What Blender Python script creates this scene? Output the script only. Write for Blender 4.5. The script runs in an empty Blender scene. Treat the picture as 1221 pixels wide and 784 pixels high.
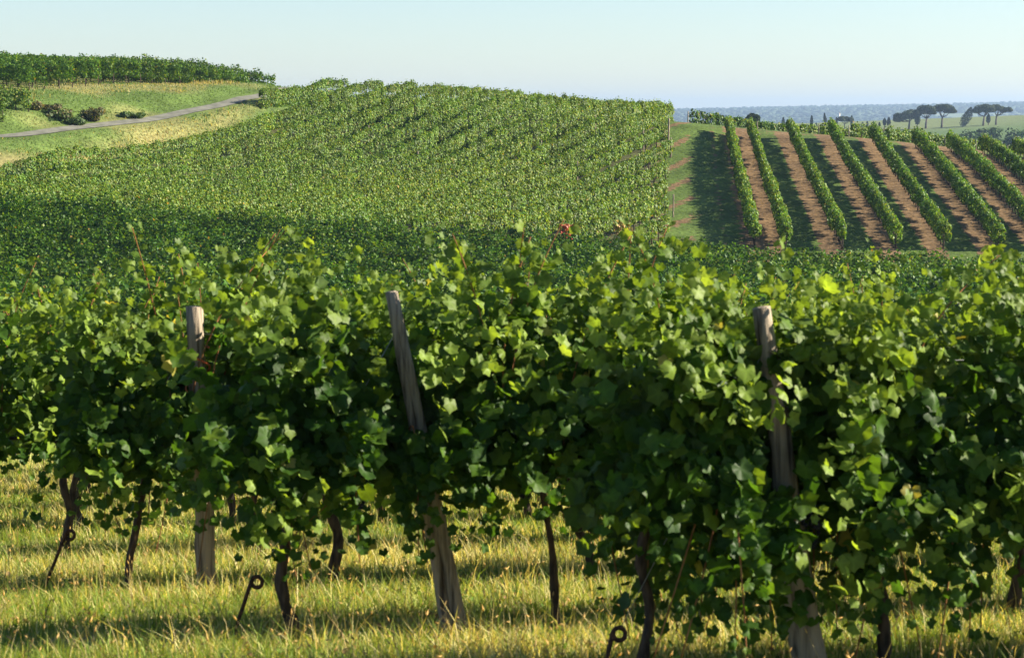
import bpy, math
import numpy as np
from mathutils import Vector

# ------------------------------------------------------------------ camera, sky, sun, exposure
S = bpy.context.scene
COL = S.collection
F_PX, CX, CY, HZ = 2540.0, 610.5, 392.0, 135.0
PITCH = math.atan((CY - HZ) / F_PX)
cam_d = bpy.data.cameras.new('camera'); cam = bpy.data.objects.new('camera', cam_d); COL.objects.link(cam)
cam.location = (0, 0, 0); cam.rotation_euler = (math.pi / 2 - PITCH, 0, 0)
cam_d.sensor_width = 36; cam_d.lens = F_PX / 1221 * 36
cam_d.clip_start = 0.1; cam_d.clip_end = 40000
cam_d.dof.use_dof = True; cam_d.dof.focus_distance = 110; cam_d.dof.aperture_fstop = 9.0
S.camera = cam

SUN_AZ, SUN_EL = math.radians(83), math.radians(25)
w = bpy.data.worlds.new('World'); S.world = w; w.use_nodes = True
nt = w.node_tree; bg = nt.nodes['Background']
sky = nt.nodes.new('ShaderNodeTexSky'); sky.sky_type = 'NISHITA'; sky.sun_disc = False
sky.sun_elevation = SUN_EL; sky.sun_rotation = SUN_AZ; sky.air_density = 1.0; sky.dust_density = 0.15; sky.ozone_density = 3.2
tint = nt.nodes.new('ShaderNodeVectorMath'); tint.operation = 'MULTIPLY'; tint.inputs[1].default_value = (0.99, 1.0, 1.05)
nt.links.new(sky.outputs[0], tint.inputs[0]); nt.links.new(tint.outputs[0], bg.inputs[0]); bg.inputs[1].default_value = 0.052
sun_d = bpy.data.lights.new('sun', 'SUN'); sun_d.energy = 5.0; sun_d.angle = math.radians(0.5); sun_d.color = (1.0, 0.90, 0.73)
sun = bpy.data.objects.new('sun', sun_d); COL.objects.link(sun); sun.location = (60, 20, 60)
sv = Vector((math.sin(SUN_AZ) * math.cos(SUN_EL), math.cos(SUN_AZ) * math.cos(SUN_EL), math.sin(SUN_EL)))
sun.rotation_euler = sv.to_track_quat('Z', 'Y').to_euler()
vs = S.view_settings
vs.view_transform = 'Standard'; vs.look = 'None'; vs.exposure = 1.72; vs.gamma = 1.0; vs.use_curve_mapping = False
cy = S.cycles
cy.use_denoising = True; cy.max_bounces = 8; cy.diffuse_bounces = 3; cy.glossy_bounces = 2; cy.transmission_bounces = 5
cy.volume_bounces = 0; cy.sample_clamp_indirect = 6
HAZE_DENSITY = 1.4e-4

# ------------------------------------------------------------------ helpers
def hgt_ray(py, d):
    return (HZ - py) / F_PX * d

def P(px, py, d):
    """pixel of the photograph at forward distance d -> world point"""
    v = (CY - py) / F_PX; u = (px - CX) / F_PX
    k = d / (math.cos(PITCH) + v * math.sin(PITCH))
    return (k * u, d, k * (v * math.cos(PITCH) - math.sin(PITCH)))

def PX(px, d):
    return P(px, 300, d)[0]

def rng(seed):
    return np.random.default_rng(seed)

def tri_mesh(name, V, F, mat, col=None, smooth=False, extra=None):
    V = np.ascontiguousarray(V, dtype=np.float32); F = np.ascontiguousarray(F, dtype=np.int32)
    me = bpy.data.meshes.new(name)
    n, m = len(V), len(F)
    me.vertices.add(n); me.vertices.foreach_set('co', V.ravel())
    me.loops.add(m * 3); me.loops.foreach_set('vertex_index', F.ravel())
    me.polygons.add(m); me.polygons.foreach_set('loop_start', np.arange(0, m * 3, 3, dtype=np.int32))
    if smooth:
        me.polygons.foreach_set('use_smooth', np.ones(m, dtype=bool))
    me.update(calc_edges=True)
    if col is not None:
        a = me.attributes.new('col', 'FLOAT_COLOR', 'POINT')
        c = np.ones((n, 4), dtype=np.float32); c[:, :3] = col
        a.data.foreach_set('color', c.ravel())
    if extra is not None:
        for k, v in extra.items():
            a = me.attributes.new(k, 'FLOAT', 'POINT'); a.data.foreach_set('value', np.asarray(v, dtype=np.float32))
    me.materials.append(mat)
    return me

def link(name, data, parent=None, loc=None, rot=0.0):
    o = bpy.data.objects.new(name, data); COL.objects.link(o)
    if parent is not None: o.parent = parent
    if loc is not None: o.location = loc
    if rot: o.rotation_euler = (0, 0, rot)
    return o

def tag(o, label=None, cat=None, group=None, kind=None):
    for k, v in (('label', label), ('category', cat), ('group', group), ('kind', kind)):
        if v: o[k] = v
    return o

def thing(name, label, cat, loc, rot=0.0, group=None):
    return tag(link(name, None, None, loc, rot), label, cat, group)

def merge(parts):
    """parts: list of (V, F, C) -> one"""
    Vs, Fs, Cs, n = [], [], [], 0
    for v, f, c in parts:
        Vs.append(v); Fs.append(f + n); n += len(v)
        Cs.append(np.broadcast_to(np.asarray(c, dtype=np.float32), (len(v), 3)))
    return np.concatenate(Vs), np.concatenate(Fs), np.concatenate(Cs)

def tube(pts, rad, sides=7, wob=0.0, seed=0, cap=True):
    pts = np.asarray(pts, float); n = len(pts); rad = np.broadcast_to(np.asarray(rad, float), (n,))
    r = rng(seed)
    T = np.gradient(pts, axis=0); T /= np.linalg.norm(T, axis=1)[:, None] + 1e-9
    up = np.array([0.31, 0.95, 0.05]); A = np.cross(T, up); A /= np.linalg.norm(A, axis=1)[:, None] + 1e-9
    B = np.cross(T, A)
    th = np.linspace(0, 2 * np.pi, sides, endpoint=False)
    rr = rad[:, None] * (1 + wob * r.normal(size=(n, sides)))
    V = pts[:, None] + rr[..., None] * (np.cos(th)[None, :, None] * A[:, None] + np.sin(th)[None, :, None] * B[:, None])
    V = V.reshape(-1, 3)
    i = np.arange(n - 1)[:, None] * sides; j = np.arange(sides)[None]; k = (j + 1) % sides
    a, b, c, d = (i + j), (i + k), (i + sides + k), (i + sides + j)
    F = np.concatenate([np.stack([a, b, c], -1).reshape(-1, 3), np.stack([a, c, d], -1).reshape(-1, 3)])
    if cap:
        V = np.concatenate([V, pts[:1], pts[-1:]])
        q = np.arange(sides); q2 = (q + 1) % sides
        F = np.concatenate([F, np.stack([np.full(sides, n * sides), q2, q], -1),
                            np.stack([np.full(sides, n * sides + 1), (n - 1) * sides + q, (n - 1) * sides + q2], -1)])
    return V, F

def norm(a):
    return a / (np.linalg.norm(a, axis=-1, keepdims=True) + 1e-9)

def stamp(TV, TF, pos, nrm, tip, scale, col, K=None):
    """template (x width, y towards the tip, z normal) set at every pos"""
    N = len(pos); nv = len(TV)
    Z = norm(nrm); Y = norm(tip - (tip * Z).sum(-1, keepdims=True) * Z); X = np.cross(Y, Z)
    s = np.broadcast_to(np.asarray(scale, float), (N,))[:, None, None]
    V = pos[:, None] + s * (TV[None, :, 0:1] * X[:, None] + TV[None, :, 1:2] * Y[:, None] + TV[None, :, 2:3] * Z[:, None])
    F = (np.arange(N)[:, None, None] * nv + TF[None]).reshape(-1, 3)
    C = np.repeat(np.asarray(col), nv, axis=0)
    if K is not None: C = C * np.tile(K, N)[:, None]
    return V.reshape(-1, 3), F, C

def noise1(x, seed):
    r = rng(seed); g = r.uniform(-1, 1, 4096)
    i = np.floor(x).astype(int); f = x - i; f = f * f * (3 - 2 * f)
    return g[i % 4096] * (1 - f) + g[(i + 1) % 4096] * f

def noise2(x, y, seed):
    g = rng(seed).uniform(-1, 1, (256, 256))
    i = np.floor(x).astype(int); j = np.floor(y).astype(int); f = x - i; h = y - j
    f = f * f * (3 - 2 * f); h = h * h * (3 - 2 * h)
    G = lambda a, b: g[a % 256, b % 256]
    return (G(i, j) * (1 - f) + G(i + 1, j) * f) * (1 - h) + (G(i, j + 1) * (1 - f) + G(i + 1, j + 1) * f) * h

def sstep(a, b, x):
    t = np.clip((x - a) / (b - a), 0, 1); return t * t * (3 - 2 * t)

# ------------------------------------------------------------------ materials
def new_mat(name):
    m = bpy.data.materials.new(name); m.use_nodes = True
    t = m.node_tree; p = t.nodes['Principled BSDF']
    return m, t, p

def attr_node(t, name='col'):
    a = t.nodes.new('ShaderNodeAttribute'); a.attribute_name = name; return a

def leaf_mat(name, trans=0.38, under=0.0, rough=0.42, spec=0.45):
    m, t, p = new_mat(name); a = attr_node(t)
    col = a.outputs['Color']
    if under > 0:
        g = t.nodes.new('ShaderNodeNewGeometry'); mx = t.nodes.new('ShaderNodeMix'); mx.data_type = 'RGBA'
        mul = t.nodes.new('ShaderNodeMath'); mul.operation = 'MULTIPLY'; mul.inputs[1].default_value = under
        t.links.new(g.outputs['Backfacing'], mul.inputs[0]); t.links.new(mul.outputs[0], mx.inputs[0])
        t.links.new(col, mx.inputs[6]); mx.inputs[7].default_value = (0.12, 0.18, 0.085, 1)
        colf = mx.outputs[2]
    else:
        colf = col
    t.links.new(colf, p.inputs['Base Color']); p.inputs['Roughness'].default_value = rough
    p.inputs['Specular IOR Level'].default_value = spec
    tr = t.nodes.new('ShaderNodeBsdfTranslucent')
    vm = t.nodes.new('ShaderNodeVectorMath'); vm.operation = 'MULTIPLY'; vm.inputs[1].default_value = (1.75, 1.6, 0.55)
    t.links.new(col, vm.inputs[0]); t.links.new(vm.outputs[0], tr.inputs[0])
    ms = t.nodes.new('ShaderNodeMixShader'); ms.inputs[0].default_value = trans
    t.links.new(p.outputs[0], ms.inputs[1]); t.links.new(tr.outputs[0], ms.inputs[2])
    t.links.new(ms.outputs[0], t.nodes['Material Output'].inputs['Surface'])
    return m

def noise_col(t, p, c1, c2, scale, detail=6, coord='Object', stretch=None, bump=0.0, lo=0.35, hi=0.65):
    tc = t.nodes.new('ShaderNodeTexCoord'); n = t.nodes.new('ShaderNodeTexNoise')
    n.inputs['Scale'].default_value = scale; n.inputs['Detail'].default_value = detail
    src = tc.outputs[coord]
    if stretch:
        mp = t.nodes.new('ShaderNodeMapping'); mp.inputs['Scale'].default_value = stretch
        t.links.new(src, mp.inputs[0]); src = mp.outputs[0]
    t.links.new(src, n.inputs['Vector'])
    cr = t.nodes.new('ShaderNodeValToRGB'); cr.color_ramp.elements[0].position = lo; cr.color_ramp.elements[1].position = hi
    cr.color_ramp.elements[0].color = (*c1, 1); cr.color_ramp.elements[1].color = (*c2, 1)
    t.links.new(n.outputs[0], cr.inputs[0]); t.links.new(cr.outputs[0], p.inputs['Base Color'])
    if bump:
        b = t.nodes.new('ShaderNodeBump'); b.inputs['Strength'].default_value = bump; b.inputs['Distance'].default_value = 0.02
        t.links.new(n.outputs[0], b.inputs['Height']); t.links.new(b.outputs[0], p.inputs['Normal'])
    p.inputs['Roughness'].default_value = 0.85; p.inputs['Specular IOR Level'].default_value = 0.2
    return cr

M_LEAF = leaf_mat('vine_leaf_near', 0.44, 0.35, 0.5, 0.16)
M_HEDGE = leaf_mat('vine_leaf_far', 0.30, 0.0, 0.55, 0.3)
M_GRASS = leaf_mat('grass_blade', 0.38, 0.0, 0.6, 0.2)
M_NEEDLE = leaf_mat('tree_foliage', 0.12, 0.0, 0.7, 0.15)
M_BARK, t_, p_ = new_mat('vine_bark'); noise_col(t_, p_, (0.018, 0.013, 0.010), (0.085, 0.06, 0.042), 9, stretch=(4, 4, 1), bump=0.8)
M_POST, t_, p_ = new_mat('weathered_wood'); noise_col(t_, p_, (0.05, 0.037, 0.026), (0.30, 0.245, 0.18), 4, 9, stretch=(11, 11, 0.55), bump=1.0, lo=0.30, hi=0.55)
M_IRON, t_, p_ = new_mat('rusty_iron'); noise_col(t_, p_, (0.025, 0.016, 0.012), (0.085, 0.042, 0.024), 40, bump=0.4)
M_CANE, t_, p_ = new_mat('vine_cane'); noise_col(t_, p_, (0.16, 0.06, 0.025), (0.27, 0.13, 0.045), 12)
M_TWINE, t_, p_ = new_mat('orange_twine'); noise_col(t_, p_, (0.55, 0.10, 0.04), (0.65, 0.2, 0.07), 60)
M_WIRE, t_, p_ = new_mat('galvanised_wire'); p_.inputs['Base Color'].default_value = (0.35, 0.35, 0.34, 1); p_.inputs['Metallic'].default_value = 0.7; p_.inputs['Roughness'].default_value = 0.5
M_GRAPE, t_, p_ = new_mat('grape_skin'); noise_col(t_, p_, (0.010, 0.010, 0.018), (0.04, 0.042, 0.06), 30); p_.inputs['Roughness'].default_value = 0.5
M_TRUNK, t_, p_ = new_mat('tree_bark'); noise_col(t_, p_, (0.05, 0.035, 0.028), (0.13, 0.09, 0.07), 1.5)
M_ROAD, t_, p_ = new_mat('road_asphalt'); noise_col(t_, p_, (0.115, 0.115, 0.09), (0.19, 0.185, 0.15), 1.2, 8)
M_PALEWALL, t_, p_ = new_mat('pale_render'); noise_col(t_, p_, (0.72, 0.70, 0.66), (0.8, 0.78, 0.74), 0.5)
M_TILE, t_, p_ = new_mat('roof_tile'); noise_col(t_, p_, (0.28, 0.13, 0.08), (0.36, 0.18, 0.11), 1.0)

def ground_mat(name, ratio=None):
    """vertex colour (the plant or soil that covers the spot, with painted row shade on the hillside) broken up by noise at several sizes"""
    m, t, p = new_mat(name); a = attr_node(t)
    tc = t.nodes.new('ShaderNodeTexCoord')
    def nz(scale, detail, lo, hi, w0, w1):
        n = t.nodes.new('ShaderNodeTexNoise'); n.inputs['Scale'].default_value = scale; n.inputs['Detail'].default_value = detail
        t.links.new(tc.outputs['Object'], n.inputs['Vector'])
        mr = t.nodes.new('ShaderNodeMapRange'); mr.inputs[1].default_value = lo; mr.inputs[2].default_value = hi
        mr.inputs[3].default_value = w0; mr.inputs[4].default_value = w1
        t.links.new(n.outputs[0], mr.inputs[0]); return n, mr
    n1, m1 = nz(3.5, 8, 0.3, 0.7, 0.62, 1.35)
    n2, m2 = nz(0.35, 5, 0.3, 0.7, 0.75, 1.25)
    mul = t.nodes.new('ShaderNodeMath'); mul.operation = 'MULTIPLY'
    t.links.new(m1.outputs[0], mul.inputs[0]); t.links.new(m2.outputs[0], mul.inputs[1])
    vm = t.nodes.new('ShaderNodeVectorMath'); vm.operation = 'SCALE'
    if ratio:
        r = attr_node(t, 'soil')
        n3, m3 = nz(1.6, 9, 0.25, 0.75, -0.55, 0.55)
        ad = t.nodes.new('ShaderNodeMath'); ad.operation = 'ADD'; t.links.new(r.outputs['Fac'], ad.inputs[0]); t.links.new(m3.outputs[0], ad.inputs[1])
        ss = t.nodes.new('ShaderNodeMapRange'); ss.interpolation_type = 'SMOOTHSTEP'; ss.inputs[1].default_value = 0.35; ss.inputs[2].default_value = 0.65
        t.links.new(ad.outputs[0], ss.inputs[0])
        mx = t.nodes.new('ShaderNodeMix'); mx.data_type = 'RGBA'; t.links.new(ss.outputs[0], mx.inputs[0])
        mx.inputs[6].default_value = (*ratio[0], 1); mx.inputs[7].default_value = (*ratio[1], 1)
        src = mx.outputs[2]
    else:
        src = a.outputs['Color']
    t.links.new(src, vm.inputs[0]); t.links.new(mul.outputs[0], vm.inputs['Scale'])
    t.links.new(vm.outputs[0], p.inputs['Base Color'])
    b = t.nodes.new('ShaderNodeBump'); b.inputs['Strength'].default_value = 0.7; b.inputs['Distance'].default_value = 0.12
    t.links.new(n1.outputs[0], b.inputs['Height']); t.links.new(b.outputs[0], p.inputs['Normal'])
    p.inputs['Roughness'].default_value = 0.95; p.inputs['Specular IOR Level'].default_value = 0.1
    return m
M_GROUND = ground_mat('grassy_ground')
M_FIELD = ground_mat('striped_field', ((0.072, 0.112, 0.022), (0.150, 0.096, 0.048)))

# ------------------------------------------------------------------ terrain height
CP = []
def G(px, py, d): CP.append(P(px, py, d))
def Vt(px, py, d, h): x, y, z = P(px, py, d); CP.append((x, y, z - h))
def near_z(d): return -(1.31 + 0.119 * d)
for x_ in (-34, -12, 12, 34):
    for d_ in (-10, 4, 12, 22, 34): CP.append((x_, d_, near_z(d_)))
for x_ in (-50, -25, 0, 25, 50):
    k_ = max(0.0, -x_ - 10) * 0.018
    CP += [(x_, 55, -7.5 + k_), (x_, 80, -8.9 + k_), (x_, 101, -9.35 + 1.5 * k_)]
for a in ((-200, 215, 128, 1.7), (0, 228, 125, 1.7), (200, 240, 125, 1.7), (400, 255, 124, 1.7), (600, 270, 122, 1.7), (800, 285, 120, 1.7),
          (1000, 296, 119, 1.7), (1200, 303, 118, 1.7), (1450, 310, 118, 1.7), (0, 183, 149, 1.6), (-200, 200, 140, 1.6),
          (100, 168, 158, 1.6), (200, 147, 170, 1.6), (260, 134, 176, 1.6), (320, 116, 184, 1.6), (360, 105, 190, 1.6), (430, 99, 192, 1.75), (430, 101, 204, 1.75), (520, 105, 204, 1.75), (600, 113, 203, 1.75), (700, 123, 200, 1.75), (365, 107, 203, 1.7), (520, 102, 190, 1.75), (600, 108, 188, 1.75), (700, 117, 184, 1.75), (800, 127, 178, 1.75),
          (0, 66, 200, 2.0), (0, 64, 215, 2.0), (150, 76, 206, 2.0), (260, 85, 210, 2.0)): Vt(*a)
for a in ((0, 178, 153), (0, 165, 158), (150, 147, 171), (300, 123, 185), (44, 109, 175), (110, 108, 181), (200, 101, 195), (335, 102, 199),
          (20, 131, 166), (-200, 185, 152), (-200, 110, 172), (150, 90, 222), (0, 82, 225), (260, 95, 222), (75, 157, 164), (225, 135, 178),
          (830, 152, 178), (870, 164, 177), (930, 166, 177), (990, 168, 176), (1060, 174, 176), (1092, 180, 175), (1130, 183, 175), (1165, 187, 174),
          (1221, 191, 174), (1400, 204, 172), (820, 285, 130), (895, 290, 130), (1060, 296, 128), (1180, 302, 127), (1300, 307, 126),
          (905, 165, 200), (980, 168, 200), (1060, 173, 200), (1221, 193, 200)): G(*a)
CP += [(18, 232, -5.2), (32, 232, -6.2), (60, 232, -7.5), (2, 232, -3.2), (-15, 240, -1.0), (-30, 240, 1.0), (-60, 240, 3.0)]
CP = np.array(CP)

def tps_fit(P_, lam=0.06):
    n = len(P_); X = P_[:, :2] / 50.0
    r2 = ((X[:, None] - X[None]) ** 2).sum(-1)
    K = 0.5 * r2 * np.log(r2 + 1e-12) + lam * 0.01 * np.eye(n)
    Q = np.c_[np.ones(n), X]
    A = np.block([[K, Q], [Q.T, np.zeros((3, 3))]])
    return np.linalg.solve(A, np.r_[P_[:, 2], np.zeros(3)])
TW = tps_fit(CP)

def tps(x, y):
    x = np.clip(x, -62, 62) / 50.0; y = np.clip(y, -12, 245) / 50.0
    o = np.full(x.shape, TW[-3]) + TW[-2] * x + TW[-1] * y
    for k in range(len(CP)):
        r2 = (x - CP[k, 0] / 50.0) ** 2 + (y - CP[k, 1] / 50.0) ** 2
        o += TW[k] * 0.5 * r2 * np.log(r2 + 1e-12)
    return o

FD = np.array([0, 200, 300, 420, 600, 850, 1000, 1200, 1400, 2000, 3000, 4500, 5600, 7000, 9000, 14000, 30000.])
FZ = np.array([-3, -3, -14, -18, -17, -11.5, -8.2, -3.6, -5, -30, -36, -26, -8, 0, -8, -30, -60.])
def far_z(x, y):
    d = np.hypot(x, y)
    z = np.interp(d, FD, FZ)
    s = np.clip(x / np.maximum(y, 1.0), -0.3, 0.45)
    ridge = np.clip(9.0 + 150 * (s - 0.0807), -20, 46) * sstep(4200, 6900, d) * (1 - 0.6 * sstep(7600, 12000, d))
    z = z + ridge + sstep(1500, 3000, d) * (4 * noise2(x / 700 + 9, y / 1500, 5) + 1.5 * noise2(x / 240, y / 900, 6))
    z = z + 3.2 * sstep(380, 520, d) * (1 - sstep(1300, 1800, d)) * np.clip((s - 0.18) * 14, -0.6, 1.2)
    return z

def gz(x, y):
    x = np.asarray(x, float); y = np.asarray(y, float)
    sh = np.broadcast(x, y).shape; x = np.broadcast_to(x, sh).ravel(); y = np.broadcast_to(y, sh).ravel()
    d = np.hypot(x, y)
    k = np.maximum(sstep(232, 330, d), sstep(70, 130, np.abs(x))) * sstep(60, 100, d)
    k = np.maximum(k, sstep(20, 60, -y))
    o = np.empty(len(x))
    m = k < 1
    xm, ym = x[m], y[m]; oo = (xm - road_x(ym)) * 0.848          # the lane is cut a little into the slope
    zt = tps(xm, ym); near = (np.abs(oo) < 4) & (ym > 125) & (ym < 230)
    zc = tps(xm[near] - oo[near] * 0.848, ym[near] + oo[near] * 0.53)
    kk_ = 0.62 * (1 - sstep(1.3, 3.6, np.abs(oo[near]))); zt[near] = zt[near] * (1 - kk_) + zc * kk_
    o[m] = zt * (1 - k[m])
    o[~m] = 0
    o += k * far_z(x, y)
    return o.reshape(sh)

# ------------------------------------------------------------------ zones on the slope
ROW = math.radians(15.0)
ROAD_L = [(-90, 120), (-62, 140), (-50, 149), (PX(0, 158), 158), (PX(150, 171), 171), (PX(285, 184.5), 184.5), (PX(330, 193), 193), (PX(380, 200.5), 200.5), (PX(440, 206), 206), (PX(520, 213), 213), (2, 240)]
RL = np.array(ROAD_L, float)
VLP = np.array([(-70, 132), (PX(0, 149), 149), (PX(100, 157), 157), (PX(200, 169), 169), (PX(260, 175), 175), (PX(296, 181.5), 181.5), (PX(318, 186.3), 186.3), (PX(342, 191), 191), (PX(385, 197), 197), (PX(500, 207), 207), (4, 240)], float)
def vines_x(y):
    return np.interp(y, VLP[:, 1], VLP[:, 0])
def road_x(y):
    return np.interp(y, RL[:, 1], RL[:, 0])
def band_back(x):                      # far edge of the valley strip of rows
    return 125.0 - (x + 30) * 0.128
FR = [(895, 868), (932, 894), (997, 941), (1060, 990), (1116, 1039), (1180, 1090), (1238, 1131), (1296, 1170), (1352, 1209), (1408, 1250)]
F_Y0, F_Y1 = 130.0, 177.0
FB = np.array([PX(a, F_Y0) for a, b in FR]); FT = np.array([PX(b, F_Y1) for a, b in FR])
def field_rows_x(y):
    t = (y - F_Y0) / (F_Y1 - F_Y0)
    return FB[:, None] * (1 - t) + FT[:, None] * t
HANG = math.radians(24.0)
HD = np.array([math.sin(HANG), math.cos(HANG)]); HN = np.array([math.cos(HANG), -math.sin(HANG)])
HSP = 2.95
PATHX = 0.0766

# ------------------------------------------------------------------ ground sheet
rad = np.concatenate([np.arange(0.6, 30, 0.5), np.arange(30, 100, 1.5), np.arange(100, 245, 1.0), np.geomspace(245, 11000, 130)])
ang = np.radians(np.concatenate([np.arange(-180, -24, 6), np.arange(-24, 24, 0.25), np.arange(24, 180, 6)]))
nr, na = len(rad), len(ang)
R_, A_ = np.meshgrid(rad, ang, indexing='ij')
GX, GY = R_ * np.sin(A_), R_ * np.cos(A_)
GZ = gz(GX, GY)
V = np.stack([GX, GY, GZ], -1).reshape(-1, 3)
V = np.concatenate([V, [[0, 0, near_z(0)]]])
i = np.arange(nr - 1)[:, None] * na; j = np.arange(na)[None]; k = (j + 1) % na
F = np.concatenate([np.stack([i + j, i + na + j, i + na + k], -1).reshape(-1, 3), np.stack([i + j, i + na + k, i + k], -1).reshape(-1, 3),
                    np.stack([np.full(na, nr * na), np.arange(na), (np.arange(na) + 1) % na], -1)])
x, y = V[:, 0], V[:, 1]; d = np.hypot(x, y)
def cmix(a, b, k): return a * (1 - k[:, None]) + np.asarray(b) * k[:, None]
c = np.tile([0.115, 0.125, 0.045], (len(V), 1))
n_a = noise2(x / 2.2, y / 2.2, 11); n_b = noise2(x / 7, y / 7, 12)
c = cmix(c, [0.30, 0.24, 0.12], sstep(-0.2, 0.6, n_a + 0.5 * n_b) * (d < 60))
c = cmix(c, [0.075, 0.115, 0.03], sstep(55, 80, d) * 1.0)
c = cmix(c, [0.065, 0.052, 0.027], ((y > band_back(x)) & (x > vines_x(y) + 2) & (x < PATHX * y - 0.3) & (y < 200)) * 0.7)  # brown soil between hillside rows, darkened to paint in the shade of the rows
bank = (x < vines_x(y) + 0.3) & (y > 140) & (y < 232) & (x > -90)
c = cmix(c, [0.085, 0.130, 0.03], bank * 1.0)
straw = sstep(0.0, 0.5, noise2(x / 6, y / 5, 21) + 0.45 * sstep(178, 190, y)) * bank
verge = np.exp(-((x - vines_x(y) + 0.8) / 1.5) ** 2) * bank
c = cmix(c, [0.25, 0.22, 0.09], np.clip(straw * 0.45 + verge * (0.4 + 0.35 * noise2(x / 3, y / 3, 24)), 0, 0.9))
c = cmix(c, [0.25, 0.21, 0.10], bank * sstep(0, 4, y - (173 + (x + 40) * 2.2)) * 0.55)
far = sstep(260, 420, d)
ff = noise2(x / 260, y / 420, 31) + 0.5 * noise2(x / 90, y / 150, 32)
fc = cmix(np.tile([0.085, 0.135, 0.035], (len(V), 1)), [0.14, 0.17, 0.06], sstep(-0.2, 0.5, ff))
fc = cmix(fc, [0.035, 0.06, 0.02], sstep(1500, 2600, d) * sstep(0.45, 0.1, ff))
fc = cmix(fc, [0.30, 0.26, 0.14], sstep(1500, 2600, d) * sstep(0.75, 0.95, ff))
c = c * (1 - far[:, None]) + fc * far[:, None]
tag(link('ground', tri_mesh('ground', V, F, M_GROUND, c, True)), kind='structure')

# the striped field at the far slope with its grass path
gx0, gx1 = 0.0, 52.0
ys = np.arange(117.0, 183.0, 0.35); us = np.linspace(0, 1, 170)
YY = np.repeat(ys[:, None], len(us), 1)
XL = PATHX * ys - 1.5; XR = np.full_like(ys, 47.0) + (ys - 130) * 0.08
XX = XL[:, None] + us[None] * (XR - XL)[:, None]
ZZ = gz(XX, YY) + 0.05
V = np.stack([XX, YY, ZZ], -1).reshape(-1, 3)
nx_, ny_ = len(us), len(ys)
i = np.arange(ny_ - 1)[:, None] * nx_; j = np.arange(nx_ - 1)[None]
F = np.concatenate([np.stack([i + j, i + j + 1, i + nx_ + j + 1], -1).reshape(-1, 3), np.stack([i + j, i + nx_ + j + 1, i + nx_ + j], -1).reshape(-1, 3)])
x, y = V[:, 0], V[:, 1]
rows = field_rows_x(y)                                  # rows x points
soil = np.zeros(len(x))
dl = np.min(np.where(x[None] - rows >= 0, x[None] - rows, 99), 0)      # metres right of the row on the left
dr = np.min(np.where(rows - x[None] > 0, rows - x[None], 99), 0)       # metres left of the row on the right
gap = dl + dr
fr = dl / np.maximum(gap, 0.1)
green = sstep(0.06, 0.14, fr) * (1 - sstep(0.60, 0.72, fr)) * (gap > 2.5)
soil = np.where(gap < 50, 1 - green, 0)
soil = np.where((dl > 90), np.exp(-(dr / 0.55) ** 2) * 0.9, soil)
soil = np.where((dr > 90), 0.6, soil)
px_off = x - PATHX * y                                  # metres from the row ends of the hillside block
sk = (HN[0] * x + HN[1] * y) / HSP
patch = np.exp(-((sk - np.floor(sk) - 0.5) / 0.17) ** 2) * np.exp(-(np.maximum(0, px_off - 0.8) / (0.55 + 0.3 * noise1(sk * 1.0 + 3.3, 8))) ** 2) * 0.85
track = np.exp(-((px_off - 3.0) / 0.22) ** 2) * 0.42
soil = np.where(dl > 90, np.maximum(soil, np.maximum(patch, track)), soil)
soil = np.where(px_off < -0.6, 0.45, soil)
soil = np.maximum(soil, sstep(177.5, 180.5, y) * 0.35 * (gap < 50))
tag(link('field', tri_mesh('field', V, F, M_FIELD, None, True, {'soil': soil})), kind='structure')

# road
t = np.linspace(0, 1, 160); yy = 125 + t * 112; xx = road_x(yy)
k = np.ones(9) / 9
xs_ = np.convolve(np.pad(xx, 4, 'edge'), k, 'valid')
dx = np.gradient(xs_); dy = np.gradient(yy); L = np.hypot(dx, dy); nxr, nyr = dy / L, -dx / L
off = np.array([-0.7, -0.35, 0.0, 0.35, 0.7])
V = np.stack([xs_[:, None] + off * nxr[:, None], yy[:, None] + off * nyr[:, None], 0 * off[None] + 0 * yy[:, None]], -1)
V[..., 2] = gz(V[..., 0], V[..., 1]) + 0.05; V = V.reshape(-1, 3)
i = np.arange(159)[:, None] * 5; j = np.arange(4)[None]
F = np.concatenate([np.stack([i + j, i + j + 1, i + 6 + j], -1).reshape(-1, 3), np.stack([i + j, i + 6 + j, i + 5 + j], -1).reshape(-1, 3)])
tag(link('road', tri_mesh('road', V, F, M_ROAD, None, True)), kind='structure')

# ------------------------------------------------------------------ vine hedges (whole trellised rows seen from afar)
KITE_V = np.array([[0, -0.45, 0], [-0.5, 0.08, 0.14], [0, 0.6, -0.05], [0.5, 0.08, 0.14]])
KITE_F = np.array([[0, 3, 2], [0, 2, 1]])
LEAF_GREENS = np.array([[0.038, 0.096, 0.012], [0.060, 0.132, 0.014], [0.090, 0.168, 0.015], [0.128, 0.196, 0.017], [0.185, 0.225, 0.022]])

def leaf_cols(n, r, p, yellow=0.004):
    i = r.choice(len(LEAF_GREENS), n, p=p)
    c = LEAF_GREENS[i] * r.uniform(0.75, 1.25, (n, 1)) * r.uniform(0.92, 1.08, (n, 3))
    m = r.random(n) < yellow
    c[m] = np.array([0.34, 0.22, 0.05]) * r.uniform(0.6, 1.1, (m.sum(), 1))
    return c
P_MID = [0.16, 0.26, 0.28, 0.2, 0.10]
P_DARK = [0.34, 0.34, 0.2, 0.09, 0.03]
P_LITE = [0.08, 0.2, 0.3, 0.26, 0.16]

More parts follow.
